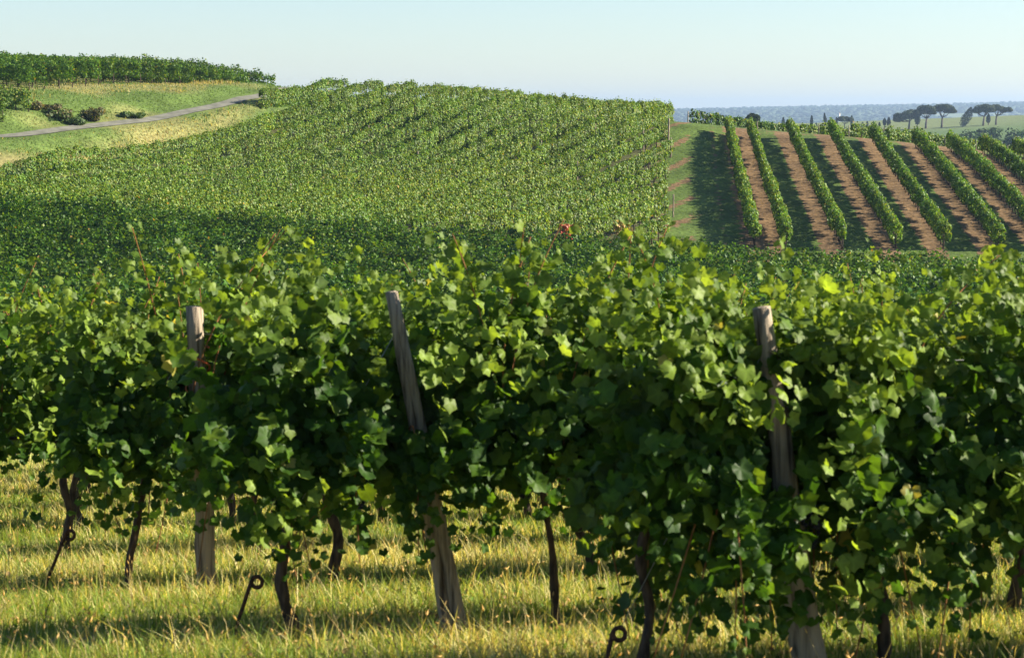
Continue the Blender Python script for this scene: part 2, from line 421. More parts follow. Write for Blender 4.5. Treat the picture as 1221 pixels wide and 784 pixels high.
def hedge_foliage(x0, y0, x1, y1, H, h0, W, dens, size, pal, seed, top_var=0.16, tint=None, taper=0.0, vine=1.15, gapd=0.35, shoots=0.05, crest=0.0):
    """leaf cloud of one trellised row from (x0, y0) to (x1, y1); clumped vine by vine"""
    r = rng(seed); L = math.hypot(x1 - x0, y1 - y0); n = int(L * dens)
    ux, uy = (x1 - x0) / L, (y1 - y0) / L
    t = r.uniform(0, L, n)
    if crest > 0 and y1 > 178:                            # the last plants stand thick on the brow
        t = np.concatenate([t, r.uniform(max(0, L - 17), L, int(min(17, L) * dens * 0.75))]); n = len(t)
    ph = (t / vine + 0.25 * noise1(t / 3, seed + 5)); fr = ph - np.floor(ph)
    vid = np.floor(ph).astype(int)
    bell = np.abs(fr - 0.5) * 2
    rv = rng(seed + 77); vh = rv.normal(0, 1, 512)[vid % 512]; vw = rv.normal(0, 1, 512)[(vid + 111) % 512]; vb = rv.normal(0, 1, 512)[(vid + 37) % 512]
    top = H + top_var * (0.7 * vh + 0.6 * noise1(t / 0.45, seed + 2)) - 0.14 * bell ** 2
    bot = h0 + 0.12 * vb + 0.12 * noise1(t / 0.4, seed + 3)
    bot = bot - crest * sstep(168, 180, y0 + uy * t)
    gapd = gapd * (1 - 0.75 * sstep(174, 183, y0 + uy * t) * (crest > 0))
    hw = W / 2 * (1 + 0.22 * vw + 0.25 * noise1(t / 0.5, seed + 4) - gapd * bell ** 2)
    ph_ = r.uniform(0, 2 * np.pi, n); rr = 1 - 0.55 * r.random(n) ** 2
    cs, sn = np.cos(ph_), np.sin(ph_)
    e = 0.62
    lat = np.sign(cs) * np.abs(cs) ** e * rr * hw
    zz = (top + bot) / 2 + np.sign(sn) * np.abs(sn) ** e * rr * (top - bot) / 2
    sh = r.random(n) < shoots
    zz = np.where(sh, top + r.uniform(0, 0.32, n) * (0.4 + 0.6 * r.random(n)), zz); lat = np.where(sh, lat * 0.4, lat)
    x = x0 + ux * t - uy * lat; y = y0 + uy * t + ux * lat
    z = gz(x0 + ux * t, y0 + uy * t) + zz
    N = np.stack([-uy * cs, ux * cs, 0.9 * sn + 0.25], -1) + r.normal(0, 0.55, (n, 3))
    T = np.stack([r.normal(0, 0.6, n), r.normal(0, 0.6, n), -0.7 + r.normal(0, 0.5, n)], -1)
    c = leaf_cols(n, r, pal)
    c *= (1 + 0.13 * rv.normal(0, 1, 512)[(vid + 200) % 512])[:, None].clip(0.6, 1.5)
    vg = noise2(x / 9 + 40, y / 14, 55)                   # stronger and weaker parts of the vineyard
    c = c * (1 + np.stack([0.16 * vg, 0.07 * vg, 0 * vg], -1))
    if tint is not None: c = c * np.asarray(tint)
    sc = size * r.uniform(0.7, 1.3, n)
    return stamp(KITE_V, KITE_F, np.stack([x, y, z], -1), N, T, sc, c)

def small_trunk_mesh(h=0.85, seed=0):
    r = rng(seed)
    pts = np.array([[0, 0, -0.08], [0.02, 0.01, 0.2], [-0.03, 0.02, 0.45], [0.02, -0.01, h]]) + r.normal(0, 0.012, (4, 3))
    V, F = tube(pts, [0.05, 0.042, 0.036, 0.04], 6, 0.1, seed)
    return tri_mesh('trunk', V, F, M_BARK, None, True)
TRUNK_FAR = [small_trunk_mesh(0.9, s) for s in (1, 2, 3)]

def hedge(name, label, group, x0, y0, x1, y1, H, h0, W, dens, size, pal, seed, trunks=None, **kw):
    base = (x0, y0, float(gz(x0, y0)))
    o = thing(name, label, 'vine row', base, 0, group)
    Vv, Ff, Cc = hedge_foliage(x0, y0, x1, y1, H, h0, W, dens, size, pal, seed, **kw)
    Vv = Vv - np.array(base)
    link('foliage', tri_mesh('foliage', Vv, Ff, M_HEDGE, Cc), o)
    if trunks:
        L = math.hypot(x1 - x0, y1 - y0); ux, uy = (x1 - x0) / L, (y1 - y0) / L
        a, b, step = trunks
        tt = np.arange(a, min(b, L), step); r = rng(seed + 9)
        for q, s in enumerate(tt):
            s = s + r.normal(0, 0.06)
            X, Y = x0 + ux * s, y0 + uy * s
            link('trunk', TRUNK_FAR[q % 3], o, (X - base[0], Y - base[1], float(gz(X, Y)) - base[2]), r.uniform(0, 6))
    return o

def post_mesh(h, r0, r1, lean=(0, 0), seed=0, below=0.35, sides=9, split=False):
    r = rng(seed)
    t = np.linspace(-below, h, 14)
    pts = np.stack([lean[0] * t / h, lean[1] * t / h, t], -1)
    pts[:, :2] += r.normal(0, 0.0035, (14, 2))
    if split:                                              # two riven halves that part towards the ground
        a = np.linspace(1.0, 0.25, 14)[:, None] * np.array([0.034, -0.012, 0])
        V, F, _ = merge([(*tube(pts + a, np.linspace(r0, r1, 14) * 0.62, sides, 0.07, seed), (0, 0, 0)),
                         (*tube(pts - a, np.linspace(r0, r1, 14) * 0.68, sides, 0.07, seed + 1), (0, 0, 0))])
    else:
        V, F = tube(pts, np.linspace(r0, r1, 14), sides, 0.055, seed)
    return tri_mesh('wooden_post', V, F, M_POST, None, False)
FAR_POST = post_mesh(1.55, 0.055, 0.045, (0.02, 0.0), 3, 0.2, 7)

ORD = ['first', 'second', 'third', 'fourth', 'fifth', 'sixth', 'seventh', 'eighth', 'ninth', 'tenth', 'eleventh', 'twelfth', 'thirteenth', 'fourteenth',
       'fifteenth', 'sixteenth', 'seventeenth', 'eighteenth', 'nineteenth', 'twentieth']

# valley strip: rows running across the view, dark sides
k = 0
band_off = np.arange(0.9, 43, 2.35)
for q, off_ in enumerate(band_off):
    yc = lambda x: band_back(x) - off_
    yl = yc(0)
    xa, xb = -0.262 * (yl + 4) - 4, 0.262 * yl + 5
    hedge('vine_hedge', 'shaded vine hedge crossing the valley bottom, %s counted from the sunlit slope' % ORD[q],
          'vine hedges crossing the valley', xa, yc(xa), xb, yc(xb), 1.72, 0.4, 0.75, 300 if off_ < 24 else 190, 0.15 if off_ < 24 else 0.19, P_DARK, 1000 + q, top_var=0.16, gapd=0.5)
# hillside block
def clip_hill(s):
    ts = np.arange(90, 260, 0.5); px_ = HN[0] * s + HD[0] * ts; py_ = HN[1] * s + HD[1] * ts
    m = (py_ > band_back(px_) + 2.6) & (px_ < PATHX * py_ - 0.35) & (px_ > vines_x(py_) + 0.4) & (py_ < 198)
    m &= (px_ > -0.262 * py_ - 7)
    if not m.any(): return None
    i = np.nonzero(m)[0]; i = max(np.split(i, np.nonzero(np.diff(i) > 1)[0] + 1), key=len); return px_[i[0]], py_[i[0]], px_[i[-1]], py_[i[-1]]
hill_ends = []
kk = 0; path_k = 0
for q in range(-14, -80, -1):
    cl = clip_hill(q * HSP)
    if cl is None: continue
    xa, ya, xb, yb = cl
    if math.hypot(xb - xa, yb - ya) < 4: continue
    at_path = xb > PATHX * yb - 1.0 and yb < 181
    if at_path:
        jt = rng(q + 400).uniform(-0.9, 0.5); xb, yb = xb + HD[0] * jt, yb + HD[1] * jt
    if at_path:
        lab = 'sunlit slope vine hedge ending at the grass path, %s end above the valley' % ORD[path_k]; path_k += 1; gr = 'vine hedges ending at the grass path'
        hill_ends.append((xb, yb))
    else:
        lab = 'sunlit green vine hedge of the broad hillside block running up to the crest'; gr = 'vine hedges of the hillside block'
    hedge('vine_hedge', lab, gr, xa, ya, xb, yb, 1.44 if at_path else 1.54, 0.42 if at_path else 0.12, 0.52, 360 if at_path else 430, 0.138, P_LITE, 2000 + q * 3, top_var=0.12, gapd=0.5 if at_path else 0.38, shoots=0.012, crest=0.34,
          trunks=(max(0.4, math.hypot(xb - xa, yb - ya) - 6), 999, 1.15) if at_path else None)
    kk += 1
# right-hand field rows
for q, (xa, xb) in enumerate(zip(FB, FT)):
    hedge('vine_hedge', 'narrow vine hedge climbing the striped field, %s from the grass path' % ORD[q],
          'vine hedges of the striped field', xa, F_Y0 - 2.5, xb, F_Y1 + 0.5, 1.55, 0.62, 0.62 if q != 1 else 0.6, 420, 0.145, P_MID, 3000 + q,
          trunks=(0.3, 60, 1.3), top_var=0.09, gapd=0.15)
# rows beyond the crest of the field
CRST = [(823, 196), (846, 198), (873, 200), (905.5, 200), (943, 201), (978, 200), (1013.5, 200), (1054.6, 200), (1092, 201), (1128, 201), (1165, 202), (1202, 203)]
for q, (px_, d_) in enumerate(CRST):
    xa, ya = PX(px_, d_), d_
    a_ = math.radians(48)
    xb, yb = xa + 17 * math.sin(a_), ya + 17 * math.cos(a_)
    hedge('vine_hedge', 'vine hedge of the block behind the striped field, %s post from the path' % ORD[q],
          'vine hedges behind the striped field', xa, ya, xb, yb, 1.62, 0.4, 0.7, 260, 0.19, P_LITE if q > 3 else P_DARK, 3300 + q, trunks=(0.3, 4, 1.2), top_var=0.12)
    tag(link('wooden_post', FAR_POST, None, (xa - 0.35, ya - 0.3, float(gz(xa - 0.35, ya - 0.3))), q),
        'pale end post at the %s vine hedge of the block behind the striped field' % ORD[q], 'post', 'end posts behind the striped field')
# upper-left block above the road: rows across the view, ends stepping up the slope
NB = 19
for q in range(NB):
    t_ = q / (NB - 1)
    px_e = 44 + 286 * t_ ** 1.0; d_e = 175 + 41 * t_
    xe, ye = PX(px_e, d_e), d_e
    L_ = 24 if q < 4 else 17
    xs, ys_ = xe - L_ * math.cos(0.1), ye + L_ * math.sin(0.1)
    hedge('vine_hedge', 'dark vine hedge in the hilltop block above the road, %s end along its lower edge' % ORD[q],
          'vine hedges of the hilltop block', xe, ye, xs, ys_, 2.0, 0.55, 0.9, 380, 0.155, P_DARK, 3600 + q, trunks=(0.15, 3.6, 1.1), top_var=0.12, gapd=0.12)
for q, (px_, d_) in enumerate(((11, 163), (41, 166.5))):
    xe, ye = PX(px_, d_), d_
    hedge('vine_hedge', 'short vine hedge beside the road verge below the hilltop block, %s one' % ('nearer' if q == 0 else 'farther'),
          'short vine hedges by the road', xe, ye, xe - 14 * math.cos(ROW), ye - 14 * math.sin(ROW), 1.6, 0.25, 0.9, 380, 0.15, P_LITE, 3700 + q, gapd=0.15, trunks=(0.15, 3, 1.1))
# thin pale posts that stick out of the hillside rows
r = rng(4242); npost = 0
for q in range(60):
    X, Y = r.uniform(-30, 11), r.uniform(140, 188)
    sq = (HN[0] * X + HN[1] * Y) / HSP; dq = (round(sq) - sq) * HSP; X, Y = X + HN[0] * dq, Y + HN[1] * dq
    if npost < 14 and X > vines_x(Y) + 3 and X < PATHX * Y - 2:
        npost += 1
        tag(link('wooden_post', FAR_POST, None, (X, Y, float(gz(X, Y)) + 0.12), q), 'thin pale post poking out of the sunlit vines of the broad hillside block', 'post', 'thin posts in the hillside block')
# hillside end posts beside the path
for q, (xe, ye) in enumerate(hill_ends):
    if q not in (1, 4): continue
    X, Y = xe + (0.1, 0.45, 0.2, 0.6, 0.0, 0.35, 0.2, 0.5)[q % 8], ye + 0.2
    tag(link('wooden_post', FAR_POST, None, (X, Y, float(gz(X, Y))), 1.0 * q),
        'weathered end post of the %s hillside vine hedge beside the grass path' % ORD[q], 'post', 'end posts along the grass path')
# posts that show inside the hillside and in the valley strip
for q, (px_, py_, d_, h_, lab) in enumerate(((796, 177, 172, 1.9, 'bleached post among the vines near the top of the grass path'),
                                      (853.6, 338, 94, 1.85, 'grey post standing against the shaded valley vines near the striped field'))):
    X = PX(px_, d_)
    tag(link('wooden_post', post_mesh(h_, 0.075, 0.07, (0.03, 0), 40 + q, 0.2), None, (X, d_, float(gz(X, d_)))), lab, 'post')
# the vine that has turned red at the foot of the slope
def red_vine(px_, d_, lab, hgt, wid, n, cols):
    X, Y = PX(px_, d_), d_; z = float(gz(X, Y)); r = rng(int(px_))
    o = thing('grapevine', lab, 'vine', (X, Y, z))
    pos = np.stack([r.normal(0, wid, n), r.normal(0, wid, n) - 0.1, r.uniform(0.45, hgt, n)], -1)
    c = np.asarray(cols)[r.integers(0, len(cols), n)] * r.uniform(0.7, 1.2, (n, 1))
    Vv, Ff, Cc = stamp(KITE_V, KITE_F, pos, r.normal(0, 0.6, (n, 3)) + [0.5, -0.6, 0.3], r.normal(0, 0.6, (n, 3)) + [0, 0, -0.6], 0.17 * r.uniform(0.7, 1.3, n), c)
    link('foliage', tri_mesh('foliage', Vv, Ff, M_HEDGE, Cc), o)
    link('trunk', TRUNK_FAR[0], o)
red_vine(675, 123.5, 'single vine turned rust red at the foot of the sunlit slope', 1.75, 0.17, 300, [[0.30, 0.055, 0.025], [0.22, 0.05, 0.02], [0.34, 0.12, 0.04]])
red_vine(741, 125.5, 'single vine turned yellow at the foot of the slope near the grass path', 1.8, 0.2, 160, [[0.33, 0.27, 0.05], [0.28, 0.16, 0.05]])

# ------------------------------------------------------------------ far trees, woods, house
def blob_tree(r, n, cx, cy, cz, rx, ry, rz, size, cols, flat=0.0, surf=0.6):
    ph = r.uniform(0, 2 * np.pi, n); ct = r.uniform(-1, 1, n); st = np.sqrt(1 - ct ** 2); rr = 1 - surf * r.random(n) ** 2
    D = np.stack([np.cos(ph) * st, np.sin(ph) * st, ct], -1)
    pos = D * rr[:, None] * np.array([rx, ry, rz]); pos[:, 2] = np.where(pos[:, 2] < 0, pos[:, 2] * (1 - flat), pos[:, 2])
    pos += np.array([cx, cy, cz])
    c = np.asarray(cols)[r.integers(0, len(cols), n)] * r.uniform(0.7, 1.3, (n, 1))
    return stamp(KITE_V, KITE_F, pos, D + r.normal(0, 0.5, (n, 3)), r.normal(0, 1, (n, 3)), size * r.uniform(0.6, 1.4, n), c)
PINE_C = [[0.022, 0.038, 0.016], [0.03, 0.05, 0.018], [0.04, 0.06, 0.02]]
CYP_C = [[0.016, 0.028, 0.014], [0.022, 0.036, 0.016]]

def stone_pine(px_, d_, H, crowns, lean, label, seed, tr=0.45):
    """crowns: (dx, z, rx, rz) in metres, trunk forks to each"""
    X, Y = PX(px_, d_), d_; z = float(gz(X, Y)); r = rng(seed)
    o = thing('stone_pine', label, 'tree', (X, Y, z), 0, 'umbrella pines on the ridge')
    parts = []
    fork = np.array([lean * 0.5, 0, H * 0.45])
    v, f = tube([[0, 0, -1], [lean * 0.12, 0.1, H * 0.2], fork], [tr * 1.25, tr, tr * 0.8], 7, 0.08, seed); parts.append((v, f, (0, 0, 0)))
    leafs = []
    for cx_, cz_, rx_, rz_ in crowns:
        for k in range(3):
            e = np.array([cx_ + r.uniform(-0.45, 0.45) * rx_, r.uniform(-0.5, 0.5) * rx_, cz_ + 0.1 * rz_])
            v, f = tube([fork, (fork + e) / 2 + [0, 0, -0.6], e], [tr * 0.6, tr * 0.4, tr * 0.2], 5, 0.06, seed + k); parts.append((v, f, (0, 0, 0)))
        for k in range(7):
            a_ = r.uniform(0, 2 * np.pi); q_ = r.uniform(0.1, 0.75)
            leafs.append(blob_tree(r, 520, cx_ + math.cos(a_) * q_ * rx_, math.sin(a_) * q_ * rx_, cz_ + r.uniform(-0.15, 0.25) * rz_ * (1 - q_),
                                   rx_ * r.uniform(0.4, 0.6), rx_ * r.uniform(0.4, 0.6), rz_ * r.uniform(0.65, 1.0), 0.6, PINE_C, 0.6))
    v, f, _ = merge(parts); link('trunk', tri_mesh('trunk', v, f, M_TRUNK, None, True), o)
    v, f, c_ = merge(leafs); link('crown', tri_mesh('crown', v, f, M_NEEDLE, c_), o)

PD = 1000.0; MP = PD / F_PX     # metres per pixel at the pines
stone_pine(1081, PD, 8.6, [(-2.2, 5.6, 4.6, 2.4), (1.6, 7.0, 4.8, 2.5), (-4.8, 4.4, 2.6, 1.9)], 0.6, 'low spreading umbrella pine with lopsided crown, beside a dark cypress', 1)
stone_pine(1101, PD, 10.6, [(0.6, 8.9, 5.2, 2.0), (-1.8, 7.4, 2.8, 1.4), (2.4, 7.2, 2.6, 1.3)], 0.7, 'umbrella pine with foliage drooping low on one side of its trunk', 2)
stone_pine(1120, PD + 6, 10.6, [(0.6, 8.8, 5.0, 2.1), (4.2, 7.4, 3.2, 1.7), (-2.6, 8.0, 2.8, 1.4)], 0.2, 'umbrella pine with straight trunk and wide crown, overlapping the drooping pine', 3)
stone_pine(1169, PD, 9.8, [(0.4, 8.0, 5.4, 2.1), (-3.0, 6.6, 2.8, 1.6), (2.6, 6.9, 3.4, 1.5)], 0.9, 'tall umbrella pine with leaning trunk next to the bushy leaning evergreen', 4)
stone_pine(1184, PD + 5, 9.4, [(0.8, 7.5, 4.8, 1.9), (3.8, 6.6, 3.2, 1.6)], 0.6, 'outermost umbrella pine with slim trunk at the end of the ridge group', 5)
stone_pine(1004.7, PD + 40, 6.6, [(-1.4, 4.9, 3.6, 1.5), (2.2, 4.7, 2.8, 1.3), (0.4, 5.3, 2.6, 1.1)], -0.1, 'thin arching umbrella pine between two slender cypresses', 6, 0.22)

def cypress(px_, d_, y_top, y_bot, wpx, label, seed, lean=0.0, group='cypresses on the ridge', cols=CYP_C, name='cypress', sink=1.5):
    X, Y = PX(px_, d_), d_; z = float(gz(X, Y)); r = rng(500 + seed)
    H = hgt_ray(y_top, d_) - z; W = wpx * d_ / F_PX / 2
    o = thing(name, label, 'tree', (X, Y, z), 0, group)
    h0 = max(0.4, hgt_ray(y_bot, d_) - z)
    n = 900; t = r.random(n); prof = np.sin(np.pi * np.clip(t * 0.93 + 0.07, 0, 1)) ** 0.6 * (1 - 0.45 * t)
    ph = r.uniform(0, 2 * np.pi, n); rr = (1 - 0.5 * r.random(n) ** 2) * W * prof * (1 + 0.15 * noise1(t * 9, seed))
    pos = np.stack([np.cos(ph) * rr + lean * t * (H - h0), np.sin(ph) * rr, h0 + t * (H - h0)], -1)
    D = np.stack([np.cos(ph), np.sin(ph), 0.5 * np.ones(n)], -1)
    c_ = np.asarray(cols)[r.integers(0, len(cols), n)] * r.uniform(0.7, 1.3, (n, 1))
    v, f, c_ = stamp(KITE_V, KITE_F, pos, D + r.normal(0, 0.4, (n, 3)), r.normal(0, 0.4, (n, 3)) + [0, 0, 1], 0.5 * r.uniform(0.7, 1.4, n), c_)
    link('crown', tri_mesh('crown', v, f, M_NEEDLE, c_), o)
    v, f = tube([[0, 0, -sink], [lean * h0, 0, h0 + 0.3 * (H - h0)]], [0.3, 0.15], 6, 0.05, seed)
    link('trunk', tri_mesh('trunk', v, f, M_TRUNK, None, True), o)
for q, a in enumerate(((1052, PD, 141, 149, 5, 'pair of dark pointed cypresses by the umbrella pines, the slightly lower one'),
                       (1057, PD, 140, 149.5, 5, 'pair of dark pointed cypresses by the umbrella pines, the taller one'),
                       (1026, PD + 30, 146, 150, 2.5, 'tiny cypress nearest the arching pine in a spaced line'), (1031.5, PD + 30, 145, 150, 2.6, 'tiny cypress second from the arching pine in a spaced line'),
                       (1039, PD + 30, 145, 150, 2.4, 'tiny cypress third from the arching pine in a spaced line'), (1046, PD + 30, 146, 150, 2.2, 'tiny cypress beside the dark cypress pair'),
                       (932, PD, 140, 151, 4.5, 'lone dark cypress rising behind the shaded end of the far vine hedges'), (965.6, PD, 138, 152, 4.5, 'slender cypress standing alone over the far vine hedges'),
                       (982, PD, 135, 147, 4, 'slightly leaning cypress, tallest of those over the far vine hedges'), (989, PD, 141, 147, 4.5, 'short stout cypress between the leaning cypress and the arching pine'),
                       (995, PD + 40, 140, 151, 3.2, 'slender cypress on the leaning cypress side of the arching pine'), (1013, PD + 40, 138, 151, 3.2, 'slender cypress at the umbrella pine side of the arching pine'),
                       (971, PD + 30, 147, 152, 2.2, 'very small cypress just beside the slender lone cypress'))):
    cypress(*a, q, lean=-0.12 if q == 8 else 0.0)
cypress(1091, PD - 4, 132, 148, 8.5, 'dark broad evergreen growing against the lopsided umbrella pine', 31, 0.0, None, PINE_C, 'evergreen_tree')
cypress(1145, PD, 128, 153, 15, 'dark bushy evergreen leaning towards the umbrella pines', 32, 0.42, None, PINE_C, 'evergreen_tree')
cypress(1175, PD + 8, 136, 146, 6, 'small dark evergreen under the tall umbrella pine', 33, 0.0, None, PINE_C, 'evergreen_tree')

def crown_tree(name, px_, d_, y_top, wpx, label, seed, group=None, cols=PINE_C):
    X, Y = PX(px_, d_), d_; z = float(gz(X, Y)); r = rng(seed); H = hgt_ray(y_top, d_) - z; W = wpx * d_ / F_PX / 2
    o = thing(name, label, 'tree', (X, Y, z), 0, group)
    L_ = [blob_tree(r, 260, r.uniform(-.5, .5) * W, r.uniform(-.5, .5) * W, H - W * r.uniform(0.55, 1.1), W * .55, W * .55, W * .5, 0.6, cols) for k in range(7)]
    v, f, c_ = merge(L_); link('crown', tri_mesh('crown', v, f, M_NEEDLE, c_), o)
    v, f = tube([[0, 0, -1], [0.1, 0, H * 0.4], [0, 0.1, H - W]], [0.4, 0.3, 0.15], 6, 0.05, seed); link('trunk', tri_mesh('trunk', v, f, M_TRUNK, None, True), o)
crown_tree('broadleaf_tree', 896, 420, 134.3, 16, 'rounded dark tree top showing behind the shaded far vine hedges', 61)

# woods that read as one mass
r = rng(71); parts = []
for k in range(150):
    px_ = r.uniform(1120, 1330); d_ = r.uniform(500, 720)
    X = PX(px_, d_); z = float(gz(X, d_)); H = r.uniform(5, 8.5); W = r.uniform(2.4, 4.0)
    base = np.array([[0.045, 0.085, 0.028], [0.055, 0.10, 0.03], [0.07, 0.12, 0.036]]) * r.uniform(0.75, 1.25)
    for q in range(4):
        parts.append(blob_tree(r, 90, X + r.uniform(-.5, .5) * W, d_ + r.uniform(-.5, .5) * W, z + H - W * r.uniform(0.6, 1.3), W * .65, W * .65, W * .7, 0.85, base))
v, f, c_ = merge(parts)
tag(link('wood', tri_mesh('wood', v, f, M_NEEDLE, c_)), 'dark green wood filling the hollow below the umbrella pines', 'wood', None, 'stuff')
# distant forest on the plain and the long ridge
ICO = None
def ico():
    g = (1 + 5 ** .5) / 2
    v = norm(np.array([[-1, g, 0], [1, g, 0], [-1, -g, 0], [1, -g, 0], [0, -1, g], [0, 1, g], [0, -1, -g], [0, 1, -g], [g, 0, -1], [g, 0, 1], [-g, 0, -1], [-g, 0, 1]], float))
    f = np.array([[0, 11, 5], [0, 5, 1], [0, 1, 7], [0, 7, 10], [0, 10, 11], [1, 5, 9], [5, 11, 4], [11, 10, 2], [10, 7, 6], [7, 1, 8], [3, 9, 4], [3, 4, 2], [3, 2, 6], [3, 6, 8], [3, 8, 9], [4, 9, 5], [2, 4, 11], [6, 2, 10], [8, 6, 7], [9, 8, 1]])
    return v, f
IV, IF = ico()
n = 14000
d_ = 2300 * (7300 / 2300) ** (r.random(n) ** 0.75); s = r.uniform(0.0, 0.32, n); s[:1500] = r.uniform(-0.3, 0.0, 1500)
X = d_ * s; Y = d_ * np.sqrt(1 - np.minimum(s * s, 0.5)) if False else d_
keep = (noise2(X / 260, Y / 420, 31) + 0.5 * noise2(X / 90, Y / 150, 32) < 0.35) | (d_ > 6200)
X, Y, d_ = X[keep], Y[keep], d_[keep]; n = len(X)
sz = r.uniform(5, 10, n) * (1 - 0.35 * sstep(5200, 6600, d_))
Zc = gz(X, Y) + sz * 0.35
jit = 1 + 0.25 * r.normal(size=(n, 12))
Vv = np.stack([X, Y, Zc], -1)[:, None] + IV[None] * jit[..., None] * sz[:, None, None] * np.array([1.25, 1.25, 0.8])
Ff = (np.arange(n)[:, None, None] * 12 + IF[None]).reshape(-1, 3)
cc = np.repeat(np.array([0.03, 0.05, 0.02]) * r.uniform(0.6, 1.5, (n, 1)), 12, axis=0)
tag(link('forest', tri_mesh('forest', Vv.reshape(-1, 3), Ff, M_NEEDLE, cc)), 'hazy forest covering the distant plain and long low ridge', 'forest', None, 'stuff')

# small white house far out on the plain
def box(x0, x1, y0, y1, z0, z1):
    v = np.array([[a, b, c] for c in (z0, z1) for a, b in ((x0, y0), (x1, y0), (x1, y1), (x0, y1))], float)
    f = np.array([[0, 2, 1], [0, 3, 2], [4, 5, 6], [4, 6, 7], [0, 1, 5], [0, 5, 4], [1, 2, 6], [1, 6, 5], [2, 3, 7], [2, 7, 6], [3, 0, 4], [3, 4, 7]])
    return v, f
hx, hy = PX(998.3, 2600), 2600; hz = hgt_ray(137.5, 2600)
hg = float(gz(hx, hy))
ho = thing('tower_house', 'tiny white tower house far off in the hazy plain', 'house', (hx, hy, hg))
v, f = box(-1.0, 1.0, -1.0, 1.0, -1, hz - hg + 2.2); link('wall', tri_mesh('wall', v, f, M_PALEWALL), ho)
top = hz - hg + 2.2
v = np.array([[-1.15, -1.15, top + .01], [1.15, -1.15, top + .01], [1.15, 1.15, top + .01], [-1.15, 1.15, top + .01], [0, 0, top + 1.2]]); f = np.array([[0, 1, 4], [1, 2, 4], [2, 3, 4], [3, 0, 4], [0, 2, 1], [0, 3, 2]])
link('roof', tri_mesh('roof', v, f, M_TILE), ho)

# ------------------------------------------------------------------ bank: tall grass and bushes
def blades(x, y, hgt, wid, col, seed, bend=0.5, z=None):
    r = rng(seed); n = len(x); z = gz(x, y) if z is None else z
    a = r.uniform(0, 2 * np.pi, n); b = a + r.normal(0, 0.5, n)
    side = np.stack([np.cos(a + 1.57), np.sin(a + 1.57), 0 * a], -1)
    lean = np.stack([np.cos(b), np.sin(b), 0 * a], -1) * (hgt * bend * r.uniform(0.1, 1.2, n))[:, None]
    base = np.stack([x, y, z - 0.02], -1); up = np.array([0, 0, 1.0])
    def at(t): return base + lean * t ** 2 + up * (hgt * t * (1 - 0.18 * t * bend))[:, None]
    p0, p1, p2 = at(0.0), at(0.5), at(1.0)
    w = wid[:, None] / 2
    V = np.stack([p0 - side * w, p0 + side * w, p1 - side * w * 0.8, p1 + side * w * 0.8, p2], 1)
    F = np.array([[0, 1, 3], [0, 3, 2], [2, 3, 4]])
    F = (np.arange(n)[:, None, None] * 5 + F[None]).reshape(-1, 3)
    return V.reshape(-1, 3), F, np.repeat(col, 5, axis=0)
r = rng(81)
n = 90000
y = r.uniform(142, 226, n); x = road_x(y) + r.uniform(-34, 9.5, n)
on_road = np.abs(x - road_x(y)) < 1.5
vine_zone = (x < road_x(y) - 8) & (y > 176 + (x + 38) * 1.5)
m = ~on_road & (x > -0.262 * y - 8) & (x < vines_x(y) + 0.4); x, y = x[m], y[m]; n = len(x)
off = x - road_x(y)
sl = noise2(x / 6, y / 5, 21) + 0.45 * sstep(178, 190, y)
vo = x - vines_x(y)
tall = np.exp(-((vo + 1.0) / 1.1) ** 2) * (0.55 + 0.45 * noise2(x / 2.2, y / 2.2, 23)) + 0.8 * sstep(0.35, 0.7, noise2(x / 2.6 + 3, y / 2.6, 22)) * np.exp(-((off + 6.5) / 2.6) ** 2)
kdry = np.clip(0.12 + 0.55 * sstep(0.0, 0.6, sl) + 0.5 * tall - 0.2 * (np.abs(off + 3.5) < 2.2), 0, 0.95)
dry = r.random(n) < kdry
h = (0.06 + 0.14 * r.random(n) ** 1.5) + tall * r.uniform(0.1, 0.5, n)
c = np.where(dry[:, None], np.array([0.31, 0.265, 0.11]), np.array([0.075, 0.135, 0.026])) * r.uniform(0.7, 1.3, (n, 1))
v, f, c = blades(x, y, h, r.uniform(0.04, 0.09, n), c, 5, 0.7)
tag(link('bank_grass', tri_mesh('bank_grass', v, f, M_GRASS, c)), 'dry and green grass on the bank along the road', 'grass', None, 'stuff')

def shrub(px_, d_, wm, hm, cols, label, seed):
    X, Y = PX(px_, d_), d_; z = float(gz(X, Y)); r = rng(seed)
    o = thing('shrub', label, 'shrub', (X, Y, z), 0, 'scrub bushes on the road bank')
    L_ = [blob_tree(r, 150, r.uniform(-.8, .8) * wm, r.uniform(-.4, .4) * wm, hm * r.uniform(0.1, 0.5), wm * r.uniform(.18, .34), wm * .3, hm * r.uniform(.3, .55), 0.16, cols) for k in range(9)]
    v, f, c_ = merge(L_); link('foliage', tri_mesh('foliage', v, f, M_HEDGE, c_), o)
DRY = [[0.10, 0.095, 0.04], [0.15, 0.125, 0.055], [0.06, 0.085, 0.028]]; GRN = [[0.045, 0.085, 0.022], [0.06, 0.11, 0.026], [0.085, 0.13, 0.035]]
shrub(54, 168, 1.7, 0.65, DRY, 'brown scrub bush next to the short vine hedges', 1)
shrub(73, 168, 1.5, 0.65, GRN + DRY, 'dark green and brown bush second along the bank', 2)
shrub(84, 167.5, 1.9, 0.5, GRN, 'low dark green bush in the middle of the bank', 3)
shrub(103, 170.5, 1.9, 0.75, DRY, 'wide brown bush at the foot of tall dry grass', 4)
shrub(111, 170, 1.0, 0.4, DRY, 'small brown tussock bush nearest the road', 5)
shrub(153, 174, 1.5, 0.5, GRN, 'green bush alone further up the bank', 6)

